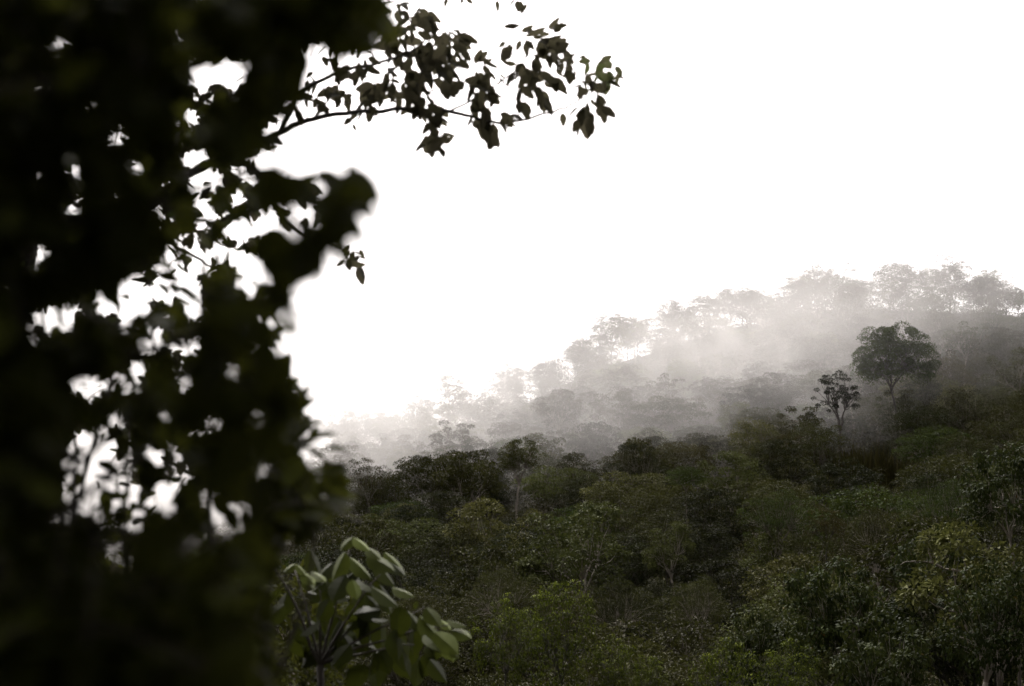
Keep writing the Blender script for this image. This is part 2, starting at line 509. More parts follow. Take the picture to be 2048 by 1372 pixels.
TREES = []   # (object, px, py_of_crown, Y, crown half width px)


def put_tree(kind, px, Y, top=None, width=None, name='tree', label=None, cat='tree', group=None, rz=0.0, s=1.0, base=None):
    """stand a tree on the slope; top = photo row its crown reaches, width = crown width in photo pixels"""
    pr = PR[kind]
    x = P(px, 700, Y)[0]
    g = float(ground(x, Y)[0]) if base is None else base
    if top is None:
        H = pr['H'] * s; sx = s
    else:
        H = P(px, top, Y)[2] - g
        sx = width * Y / F / 2 / (pr['R'] + .3) if width else H / pr['H']
    sz = min(H / pr['H'], sx * 1.25) if width else sx      # keep the crown's own shape; a longer bare stem makes up the height
    o = empty(name, (x, Y, g), rz)
    tag(o, label, cat, group)
    for part in ('trunk', 'crown'):
        c = obj(part, pr[part], o, (0, 0, H - pr['H'] * sz))
        c.scale = (sx, sx, sz)
    cx, cyy = proj((x, Y, g + H - pr['H'] * sz * .3))
    TREES.append((o, cx, cyy, Y, sx * pr['R'] * F / Y, kind))
    return o


# ---- trees one can point to (landmarks of the hillside)
LM = []


def lm(short, *a, **k):
    o = put_tree(*a, **k)
    LM.append((short, TREES[-1][1], TREES[-1][2]))
    TREES[-1] = TREES[-1] + ('lm',)
    return o


lm('the green umbrella tree', 'umbrella', 1782, 98, top=652, width=146, name='umbrella_tree', rz=.5,
   label='green umbrella shaped tree standing clear of the misty slope on a bare dark trunk')
lm('the dark knobbly tree', 'umbel', 1678, 94, top=742, width=96, name='umbel_tree', rz=0.0,
   label='dark tree with knobbly tufted crown and crooked trunk left of the green umbrella tree')
lm('the flat topped pale tree', 'palecrown', 1035, 84, top=880, width=105, name='flat_topped_tree', rz=1.0,
   label='flat topped tree with whitish bare trunk rising above the canopy below the mist')
lm('the dark domed tree', 'dome', 1262, 82, top=884, width=140, name='domed_tree', rz=2.0,
   label='large dark domed tree with fine foliage at the lower edge of the mist')
lm('the thin brown tree', 'sparse', 742, 84, top=908, width=100, name='thin_crowned_tree', rz=.3,
   label='thin brownish tree at the left end of the near canopy just under the mist')
lm('the dark spreading tree', 'broad1', 868, 83, top=914, width=150, name='spreading_tree', rz=.3,
   label='dark wide spreading tree left of the flat topped pale tree')
lm('the tall wispy ridge tree', 'sparse1', 1905, 146, top=500, width=110, name='wispy_tree', rz=.9,
   label='tall wispy tree with see through crown sticking out of the ridge at the right')
lm('the misty ridge tree', 'sparse', 1675, 148, top=520, width=110, name='wispy_tree', rz=2.1,
   label='tall pale tree on the ridge almost lost in mist above the green umbrella tree')
lm('the leaning pale trunk', 'open0', 1335, 42, top=1040, width=120, name='leaning_tree', rz=.2,
   label='tree with long pale leaning trunk in the lower middle of the slope')
lm('the bright green tree', 'fine1', 1550, 44, top=975, width=160, name='bright_green_tree', rz=.7,
   label='bright green bushy tree in the middle of the lower slope')
lm('the russet tree', 'vine1', 1565, 88, top=862, width=90, name='russet_tree', rz=.7,
   label='small russet brown tree below the mist and left of the dark knobbly tree')
lm('the two lime tufts', 'broad2', 1368, 66, top=935, width=80, name='tufted_tree', rz=1.7,
   label='small tree with yellow green tufts on top right of the dark domed tree')

for k, (px, top, w, kd, lb) in enumerate([
        (722, 812, 150, 'round0', 'ghostly rounded tree at the left end of the misty ridge'),
        (840, 835, 110, 'round1', 'ghostly low tree second from the left on the misty ridge'),
        (940, 770, 90, 'sparse', 'faint thin tree on the ridge above the flat topped pale tree'),
        (1035, 725, 120, 'sparse1', 'faint open tree on the ridge where it begins to climb'),
        (1150, 680, 90, 'sparse', 'faint slender tree on the ridge above the dark domed tree'),
        (1255, 630, 100, 'broad0', 'pale flat tree on the ridge right of the faint slender tree'),
        (1345, 602, 110, 'round1', 'grey rounded tree halfway up the ridge line'),
        (1410, 596, 90, 'broad1', 'grey flat tree just right of the halfway ridge tree'),
        (1500, 572, 110, 'round0', 'grey bushy tree on the ridge left of the tall pale misty tree'),
        (1600, 548, 100, 'broad0', 'low grey tree touching the left side of the tall pale misty tree'),
        (1790, 528, 110, 'broad1', 'grey flat crowned tree on the ridge between the two tall wispy trees'),
        (1965, 556, 110, 'open1', 'dark tufted tree on the ridge just right of the tall wispy tree'),
        (2040, 572, 70, 'dark1', 'dark tree at the right hand end of the ridge')]):
    put_tree(kd, px, 149 - (k % 3) * 2, top=top + 9 - (k % 4) * 4, width=w * (.62 + .12 * (k % 3)), name='ridge_tree', label=lb, group='trees along the ridge line', rz=k * 1.3)
    TREES[-1] = TREES[-1] + ('lm',)

# nearer trees of the lower slope
for k, (kd, px, Y, top, w, nm, lb) in enumerate([
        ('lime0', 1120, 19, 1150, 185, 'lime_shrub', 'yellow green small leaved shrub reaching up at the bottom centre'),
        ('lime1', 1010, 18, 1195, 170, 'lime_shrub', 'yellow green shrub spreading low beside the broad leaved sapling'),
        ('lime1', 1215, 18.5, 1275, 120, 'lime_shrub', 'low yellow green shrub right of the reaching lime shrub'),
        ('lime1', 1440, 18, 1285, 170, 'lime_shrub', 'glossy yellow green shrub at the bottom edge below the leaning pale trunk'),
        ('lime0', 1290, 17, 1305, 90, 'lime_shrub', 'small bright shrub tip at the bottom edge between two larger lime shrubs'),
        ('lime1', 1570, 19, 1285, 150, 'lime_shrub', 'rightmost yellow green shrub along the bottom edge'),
        ('big0', 1660, 27, 1115, 260, 'large_leaved_tree', 'large leaved dark tree in the lower right with scattered orange leaves'),
        ('big1', 1850, 27, 1040, 290, 'large_leaved_tree', 'large leaved tree around the pale curved branch at the lower right'),
        ('big0', 2010, 25, 885, 230, 'large_leaved_tree', 'tall dark large leaved tree on the right edge of the picture'),
        ('big1', 1980, 22, 1110, 260, 'large_leaved_tree', 'very dark large leaved tree in the bottom right corner'),
        ('big1', 1760, 21, 1215, 280, 'large_leaved_tree', 'dark large leaved bush along the bottom right of the rightmost lime shrub'),
        ('big0', 1510, 25, 1215, 230, 'large_leaved_tree', 'large leaved bush just above the glossy bottom edge shrubs'),
        ('fine0', 1390, 33, 1150, 150, 'slender_tree', 'dull fine leaved tree right of the leaning pale trunk'),
        ('fine0', 1230, 30, 1150, 170, 'slender_tree', 'dull fine leaved tree left of the leaning pale trunk'),
        ('fine0', 1740, 38, 1010, 170, 'slender_tree', 'fine leaved tree behind the large leaved trees and right of the bright green tree'),
        ('fine1', 1880, 36, 955, 180, 'slender_tree', 'fine leaved mossy green tree left of the tall edge tree'),
        ('vine0', 840, 30, 1190, 150, 'vine_draped_tree', 'vine draped brownish tree behind the broad leaved sapling'),
        ('fine0', 1010, 36, 1130, 170, 'slender_tree', 'dull fine leaved tree behind the reaching lime shrub'),
        ('vine1', 1640, 45, 1010, 90, 'vine_draped_tree', 'brown vine draped tree right of the bright green tree')]):
    put_tree(kd, px, Y, top=top, width=w, name=nm, label=lb, cat='shrub' if 'lime' in kd else 'tree', rz=k * .9,
             group={'lime_shrub': 'yellow green shrubs along the bottom edge', 'large_leaved_tree': 'large leaved trees at the lower right'}.get(nm, 'fine leaved and draped trees of the lower slope'))
    TREES[-1] = TREES[-1] + ('lm',)

# ---- the forest: one object per tree, on a jittered grid over the slope
HIDDEN = set([0, 4, 9, 10, 11, 14, 19, 25, 26, 31, 33, 35, 39, 52, 55, 60, 66, 67, 69, 75, 91, 92, 93, 94, 97, 101, 104, 107, 111, 112, 114, 117, 120, 122, 125, 131, 133, 135, 136, 141, 145, 148, 149, 150, 155, 160, 162, 163, 165, 166, 173, 176, 186, 187, 188, 189, 200, 201, 202, 205, 215, 216, 219, 227, 228, 231, 234, 243, 247, 251, 259, 260, 261, 262, 263, 264, 265, 266, 276, 279, 280, 281, 282, 284, 285, 286, 295, 296, 297, 298, 300, 302, 314, 315, 318, 319, 320, 329, 333, 334, 335, 336, 339, 348, 350, 351, 352, 354, 361, 362, 363, 364, 370])   # grid places where nothing of a tree would show
KN = {'round0': ('rounded_tree', 'rounded dull green tree'), 'round1': ('rounded_tree', 'rounded dull green tree'), 'round2': ('rounded_tree', 'rounded pale leaved tree'),
      'dark': ('dark_tree', 'dense dark tree'), 'open0': ('open_crowned_tree', 'open crowned pale tree'), 'open': ('open_crowned_tree', 'open crowned tree'),
      'broad0': ('broad_tree', 'broad low pale tree'), 'broad1': ('broad_tree', 'broad low dull tree'), 'broad2': ('broad_tree', 'broad low green tree'),
      'vine0': ('vine_draped_tree', 'vine draped green tree'), 'vine1': ('vine_draped_tree', 'vine draped brown tree')}


def forest():
    rng = np.random.default_rng(11)
    kinds = ['round0', 'round1', 'round2', 'dark0', 'dark1', 'dark2', 'open0', 'open1', 'open2', 'broad0', 'broad1', 'broad2', 'vine0', 'vine1']
    wts = np.array([9, 9, 6, 8, 8, 7, 5, 5, 5, 8, 9, 5, 5, 3], float); wts /= wts.sum()
    idx = 0
    Y = 24.0
    rows = []
    while Y < 152:
        step = 4.2 if Y > 45 else 3.3
        u0 = (600 - 1024) / F * Y if Y > 75 else (640 - 1024) / F * Y
        u1 = (2090 - 1024) / F * Y
        xs = np.arange(u0, u1, step)
        for x in xs:
            rows.append((x + rng.uniform(-1.4, 1.4) + (len(rows) % 2) * .5, Y + rng.uniform(-1.6, 1.6), rng.choice(kinds, p=wts), rng.uniform(.5, .82) * (1 if Y > 45 else .78), rng.uniform(0, 6.28)))
        Y += step * .98
    for (x, y, kd, s, rz) in rows:
        px = 1024 + F * x / y
        i = idx; idx += 1
        # keep the trunks of the landmark trees in view
        if (1640 < px < 1835 and 80 < y < 96) or (1000 < px < 1080 and 74 < y < 90) or (1300 < px < 1400 and 38 < y < 50):
            s *= .55
        if i in HIDDEN: continue
        o = put_tree(kd, px, y, s=s, rz=rz)
        kn = KN.get(kd) or KN[kd[:-1]]
        o.name = kn[0]
        TREES[-1] = TREES[-1] + ('f%d' % i, kn[1])
        o['category'] = 'tree'


forest()
print('trees', len(TREES))


def name_forest():
    groups = {}
    for t in TREES:
        if not t[6].startswith('f'): continue
        best = min(LM, key=lambda l: (l[1] - t[1]) ** 2 + (l[2] - t[2]) ** 2)
        dx, dy = t[1] - best[1], t[2] - best[2]
        a = math.degrees(math.atan2(-dy, dx)) % 360
        sec = ['right of', 'up and right of', 'above', 'up and left of', 'left of', 'down and left of', 'below', 'down and right of'][int(((a + 22.5) % 360) / 45)]
        groups.setdefault((best[0], sec, t[7]), []).append((math.hypot(dx, dy), t))
    ordn = ['nearest', 'second nearest', 'third nearest', 'fourth nearest', 'fifth nearest', 'sixth nearest', 'seventh nearest', 'eighth nearest', 'ninth nearest', 'tenth nearest', 'eleventh nearest', 'twelfth nearest']
    for (ref, sec, kn), L in groups.items():
        L.sort(key=lambda q: q[0])
        for i, (_, t) in enumerate(L):
            o = t[0]
            if len(L) == 1:
                o['label'] = '%s %s %s' % (kn, sec, ref)
            else:
                o['label'] = '%s %s %s %s' % (ordn[i], kn, sec, ref)
            o['group'] = 'trees of the forest on the misty slope'


name_forest()


# ---- undergrowth filling the slope between the trees: uncountable
def undergrowth():
    rng = np.random.default_rng(5)
    N = 13000
    Y = np.sqrt(rng.uniform(13 ** 2, 156 ** 2, N)); Y[::6] = rng.uniform(13, 45, len(Y[::6])); Y[3::5] = rng.uniform(100, 157, len(Y[3::5])); Y[2::9] = rng.uniform(139, 155, len(Y[2::9]))
    px = rng.uniform(380, 2120, N)
    px = np.where(rng.random(N) < .12, rng.uniform(-100, 500, N), px)
    x = (px - 1024) / F * Y
    z = ground(x, Y)
    pos, dr, nr, sz, tn = [], [], [], [], []
    for i in range(N):
        m = rng.integers(44, 64)
        r = rng.uniform(.45, 1.0)
        h = rng.uniform(.2, 2.3 if Y[i] < 98 else 3.4 if Y[i] < 139 else 4.0) * (1 if Y[i] > 40 else .6)
        d = unit(rng.normal(0, 1, (m, 3))); d[:, 2] = np.abs(d[:, 2])
        p = np.array([x[i], Y[i], z[i] + h - .3]) + d * (r * rng.uniform(.6, 1, m))[:, None] * (1, 1, .6)
        pos.append(p); dd = d + rng.normal(0, .5, (m, 3)); dd[:, 2] -= .2; dr.append(dd)
        nr.append((0, 0, .8) + d * .8 + rng.normal(0, .22, (m, 3)))
        sz.append((.16 if Y[i] > 40 else .12) * rng.uniform(.6, 1.3, m)); tn.append(rng.uniform(0, .6) + rng.random(m) * .35)
    pos, dr, nr, sz, tn = map(np.concatenate, (pos, dr, nr, sz, tn))
    o = obj('undergrowth', leaf_mesh('undergrowth', far, pos, dr, nr, sz, M['dull'], tn))
    tag(o, 'tangled low undergrowth covering the slope between the trees', 'undergrowth', kind='stuff')


undergrowth()


def dry_grass():
    rng = np.random.default_rng(8)
    x0, y0, _ = P(1722, 880, 92)
    n = 420
    a = rng.uniform(0, 6.28, n); r = np.sqrt(rng.random(n)) * 1.0
    bx = x0 + np.cos(a) * r * 3.0; by = y0 + np.sin(a) * r * 1.6
    z = ground(bx, by)
    top = P(1722, 875, 92)[2]
    L = (top - z) * rng.uniform(.5, 1.0, n)
    dr = rng.normal(0, .22, (n, 3)) + (0, 0, 1)
    nr = rng.normal(0, 1, (n, 3)); nr[:, 2] *= .2
    o = obj('dry_grass', leaf_mesh('dry_grass', tmpl_far(.018, .004), np.stack([bx, by, z], 1), dr, nr, L, M['grass'], .6 + .4 * rng.random(n)))
    tag(o, 'dry tan grass stalks below the dark knobbly tree', 'grass', kind='stuff')


dry_grass()


# ------------------------------------------------------------------ foreground foliage
HOLES = [(405, 150, 24, 24), (472, 152, 40, 24), (598, 115, 20, 20), (652, 150, 26, 50), (655, 235, 50, 40), (545, 322, 26, 18), (603, 332, 20, 20),
         (488, 460, 26, 18), (382, 490, 22, 20), (412, 515, 26, 16), (266, 612, 32, 58), (335, 560, 22, 50), (385, 590, 16, 50), (300, 682, 26, 24), (355, 690, 14, 14),
         (482, 520, 26, 14), (512, 560, 24, 26), (545, 625, 20, 20), (240, 762, 18, 16), (262, 765, 18, 26), (180, 775, 34, 20), (110, 640, 40, 22), (75, 665, 26, 20),
         (130, 625, 30, 20), (205, 605, 14, 24), (235, 845, 14, 12), (180, 900, 40, 18), (210, 945, 60, 36), (155, 985, 26, 46), (225, 1000, 70, 36), (265, 1025, 46, 34),
         (190, 875, 40, 16), (335, 1000, 26, 30), (305, 915, 16, 14), (275, 895, 14, 10), (345, 910, 18, 12), (420, 1005, 16, 14), (432, 1040, 10, 10), (472, 1040, 26, 22),
         (240, 1108, 30, 20), (388, 1090, 16, 14), (640, 910, 26, 18), (65, 510, 26, 18), (20, 570, 12, 8), (37, 112, 9, 6), (137, 272, 6, 6), (235, 275, 10, 12), (178, 218, 4, 4),
         (395, 330, 26, 26), (500, 345, 22, 18), (430, 365, 14, 12), (610, 440, 18, 26), (545, 440, 18, 24), (640, 325, 16, 14), (640, 390, 12, 12), (330, 435, 10, 20)]
_r = np.random.default_rng(21)
for _ in range(48):      # small chinks of sky all through the crown
    _y = _r.uniform(60, 1060)
    HOLES.append((_r.uniform(60, 570) if _r.random() < .6 else _r.uniform(330, 590), _y, _r.uniform(4, 15), _r.uniform(4, 15)))
HOLES = np.array(HOLES, float)
EDGE_Y = [-200, 0, 50, 95, 130, 160, 200, 235, 265, 300, 340, 390, 430, 470, 520, 560, 600, 640, 680, 740, 800, 850, 900, 950, 1000, 1050, 1100, 1200, 1372, 1600]
EDGE_N = [760, 770, 790, 700, 640, 600, 610, 540, 625, 600, 720, 750, 735, 705, 640, 590, 590, 600, 600, 570, 600, 590, 560, 540, 550, 540, 520, 510, 510, 510]   # near layer
EDGE_M = [700, 700, 690, 600, 560, 560, 560, 520, 560, 560, 600, 600, 600, 560, 560, 560, 560, 560, 580, 580, 600, 625, 670, 690, 705, 640, 560, 540, 560, 600]   # middle layer


def visible_ok(p, size_px, edge, rng, soft=.55, leak=.0):
    px, py = proj(p)
    if px > np.interp(py, EDGE_Y, edge) - size_px * .3: return False
    dx = (px - HOLES[:, 0]) / (HOLES[:, 2] + size_px * soft); dy = (py - HOLES[:, 1]) / (HOLES[:, 3] + size_px * soft)
    if (dx * dx + dy * dy < 1).any() and rng.random() > leak: return False
    return True


def foliage_layer(seed, d0, d1, leaf, n_sprig, edge, region, per=9, soft=.55, leak=0.0, up_bias=-.35, hub=None, T=None, dens=None):
    """twigs with alternate leaves through a volume of air at real depths"""
    rng = np.random.default_rng(seed)
    pos, dr, nr, sz, tn = [], [], [], [], []
    x0, y0, x1, y1 = region
    for _ in range(n_sprig):
        Y = rng.uniform(d0, d1)
        px, py = rng.uniform(x0, x1), rng.uniform(y0, y1)
        if dens is not None and rng.random() > dens(px, py): continue
        a = P(px, py, Y)
        d = unit(rng.normal(0, 1, 3) + np.array([.5, 0, -.2]))
        L = leaf * per * .30
        tw = bez(a - d * L * .5, a + d * L * .5, sag=.12, n=5)
        okc = 0
        for j in range(per):
            t = (j + .5) / per
            q = a + d * L * (t - .5)
            side = 1 if j % 2 else -1
            sv = unit(np.cross(d, np.array([0, 0, 1.0])) * side + d * .5 + rng.normal(0, .35, 3) + np.array([0, 0, up_bias]))
            s = leaf * rng.uniform(.7, 1.2)
            c = q + sv * s * .55
            if not visible_ok(c, s * F / Y * .5, edge, rng, soft, leak): continue
            okc += 1
            pos.append(q + sv * s * .08); dr.append(sv); nr.append(np.array([0, 0, 1.0]) + rng.normal(0, .55, 3) + np.array([0, -.25, 0])); sz.append(s); tn.append(rng.random())
        if T is not None and okc > per * .55:
            T.add(tw, np.linspace(leaf * .035, leaf * .015, 5), 4, cap=False)
    return [np.array(v) for v in (pos, dr, nr, sz, tn)]


def cat_layers(Ls):
    return [np.concatenate([l[i] for l in Ls if len(l[0])]) for i in range(5)]


def manual_leaf(px, py, Y, ang, ln, roll=0.0, toward=-.15, tint=.5, nz=1.0):
    """one leaf whose stem end is seen at (px,py), pointing at picture angle ang (deg, 0 = right, 90 = up)"""
    a = math.radians(ang)
    d = unit(rt * math.cos(a) + np.array([0, 0, 1.0]) * math.sin(a) + np.array([0, toward, 0]))
    n = np.array([roll, -.55, nz])
    if abs(d @ unit(n)) > .93: n = np.array([roll + .3, -1.0, .3])
    return P(px, py, Y), d, n, ln * Y / F, tint


def add_manual(L, items):
    return [np.concatenate([L[i], np.array([it[i] for it in items])]) for i in range(5)]


# ---- near tree: out of focus leaves an arm's length from the lens
def near_tree():
    base = np.array([-1.15, 1.7, 0]); base[2] = float(ground(base[0], base[1])[0]) - .1
    root = empty('near_tree', tuple(base))
    tag(root, 'dark out of focus leafy tree close to the lens on the left', 'tree')
    T = Tubes()
    trunk = np.array([base, base + (.03, 0, .9), base + (-.02, .02, 1.8), base + (.05, 0, 2.7), base + (.0, -.05, 3.6)])
    T.add(trunk, [.075, .06, .055, .045, .03], 10)
    for (z, b) in [(1.3, P(420, 700, 1.7)), (1.7, P(640, 520, 1.55)), (2.0, P(560, 330, 1.5)), (2.3, P(650, 90, 1.6)), (1.5, P(300, 900, 1.8)), (2.7, P(330, 60, 1.4)), (1.1, P(420, 1050, 2.0)), (.9, P(450, 1220, 1.9))]:
        T.add(bez(base + (0, 0, z), b, sag=.06, n=8, wob=.01, rng=np.random.default_rng(int(z * 100))), np.linspace(.02, .004, 8), 6)
    def dn(px, py):
        return np.interp(py, [0, 600, 800, 1000, 1372], [1, 1, .75, .5, .55])
    L1 = foliage_layer(101, 1.15, 1.95, .056, 1250, EDGE_N, (-120, -140, 820, 1480), per=8, T=T, soft=.50, dens=dn)
    m = [manual_leaf(*a) for a in [
        (690, 330, 1.5, -42, 130, .2, -.1, .5), (640, 395, 1.45, -40, 150, .1, -.1, .6), (600, 455, 1.5, -62, 130, .3, -.1, .4), (700, 395, 1.5, -35, 80, .3, -.1, .4),
        (700, 318, 1.7, 40, 42, .4, 0, .5), (622, 625, 1.35, -20, 42, .5, 0, .5), (640, 655, 1.3, -38, 60, .4, 0, .5), (668, 690, 1.25, -55, 50, .6, 0, .5),
        (560, 375, 1.5, -20, 150, .2, 0, .4), (600, 362, 1.45, -8, 140, .3, 0, .5), (625, 410, 1.5, -5, 140, .2, 0, .3), (560, 440, 1.5, -18, 150, .3, 0, .4), (655, 450, 1.5, -60, 100, .3, 0, .3),
        (706, 392, 1.6, -38, 84, .5, 0, .6), (560, 410, 1.4, -5, 150, .1, 0, .5), (600, 480, 1.5, -55, 90, .3, 0, .3), (640, 420, 1.5, -28, 110, .3, 0, .3), (520, 500, 1.5, -60, 110, .3, 0, .3), (660, 350, 1.5, -20, 90, .2, 0, .4),
        (500, 60, 1.5, -75, 130, .3, 0, .4), (540, 60, 1.5, -60, 140, .2, 0, .4), (500, 130, 1.5, -85, 110, .3, 0, .3), (570, 100, 1.5, -95, 100, .3, 0, .3), (620, 50, 1.6, -50, 110, .2, 0, .5), (690, 40, 1.6, 0, 100, .2, 0, .5), (520, 290, 1.5, 5, 110, .2, 0, .4), (480, 265, 1.5, -10, 130, .3, 0, .4),
        (540, 560, 1.4, -70, 90, .2, 0, .3), (560, 600, 1.4, -50, 80, .2, 0, .3), (500, 640, 1.5, -60, 120, .2, 0, .4), (520, 720, 1.5, -30, 90, .2, 0, .4), (530, 780, 1.5, -15, 80, .2, 0, .4),
        (700, 20, 1.6, -20, 110, .2, 0, .4), (650, 60, 1.6, -10, 120, .1, 0, .5), (600, 90, 1.6, -75, 80, .5, 0, .5), (670, 110, 1.5, -95, 60, .7, 0, .4),
        (560, 265, 1.5, 0, 90, .2, 0, .5), (540, 170, 1.5, -80, 70, .3, 0, .3), (590, 150, 1.5, -80, 80, .3, 0, .3), (560, 560, 1.6, -60, 70, .3, 0, .3), (560, 790, 1.8, 10, 60, .3, 0, .3)]]
    L1 = add_manual(L1, m)
    obj('trunk', T.mesh('trunk', M['bark']), root).matrix_parent_inverse = root.matrix_world.inverted()
    rng = np.random.default_rng(9)
    n = 7000      # unseen leaves added overhead and behind the camera to darken the near foliage
    p = np.stack([rng.uniform(-7, 5, n), rng.uniform(-6.5, 1.2, n), rng.uniform(3.3, 5.6, n)], 1)
    p[:, 2] += np.clip(p[:, 1], 0, 2) * .9
    L1 = cat_layers([L1, [p, rng.normal(0, 1, (n, 3)) * (1, 1, .5), rng.normal(0, .6, (n, 3)) + (0, 0, 1), rng.uniform(.12, .2, n), rng.random(n)]])
    tm = tmpl_big(.56, .14, .18)
    o = obj('crown', leaf_mesh('crown', tm, *L1[:4], M['near'], L1[4]), root)
    for c in root.children:
        c.location = -Vector(base)
        c.matrix_parent_inverse.identity()
    return root


near_tree()


def rebase(root):
    for c in root.children:
        c.location = -root.location
        c.matrix_parent_inverse.identity()


# ---- middle foliage, 2.4 - 4.5 m away: a bush filling the lower left, softer focus
def mid_bush():
    base = P(260, 1300, 3.3); base[2] = float(ground(base[0], base[1])[0])
    root = empty('leafy_bush', tuple(base)); tag(root, 'dark green blurred bush filling the lower left behind the near leaves', 'bush')
    T = Tubes()
    rng = np.random.default_rng(4)
    for (px, py, Y) in [(640, 980, 3.4), (520, 900, 3.2), (600, 1200, 3.0), (380, 800, 3.6), (250, 900, 3.3), (120, 700, 3.6), (60, 400, 3.8), (300, 560, 3.6), (430, 400, 3.8), (200, 200, 3.8)]:
        T.add(bez(base + rng.normal(0, .06, 3) * (1, 1, 0), P(px, py, Y), sag=.03, n=9, wob=.012, rng=rng), np.linspace(.013, .003, 9), 6)
    def dn(px, py):
        if py > 1120 and px < 470: return .22
        return max(np.interp(py, [-100, 400, 700, 1372], [.5, .6, 1, 1]), np.interp(px, [250, 420], [1, .4]))
    L = foliage_layer(201, 2.5, 4.3, .062, 2500, EDGE_M, (-120, -100, 760, 1500), per=9, T=T, soft=.62, leak=.07, dens=dn)
    m = [manual_leaf(*a) for a in [
        (590, 830, 3.2, 45, 60, .2, 0, .8), (600, 850, 3.2, 10, 60, .2, 0, .8), (620, 880, 3.2, 20, 60, .2, 0, .9), (650, 900, 3.2, 5, 50, .2, 0, .8), (600, 800, 3.2, 60, 40, .2, 0, .8),
        (640, 960, 3.2, 25, 60, .2, 0, .9), (660, 985, 3.2, -5, 60, .2, 0, .95), (650, 1020, 3.2, 10, 60, .2, 0, .9), (640, 1000, 3.2, -20, 70, .2, 0, .9), (620, 940, 3.1, 0, 60, .2, 0, .9)]]
    L = add_manual(L, m)
    obj('stem', T.mesh('stem', M['bark']), root)
    obj('foliage', leaf_mesh('foliage', tmpl_big(.5, .14, .15), *L[:4], M['near'], L[4]), root)
    rebase(root)


mid_bush()


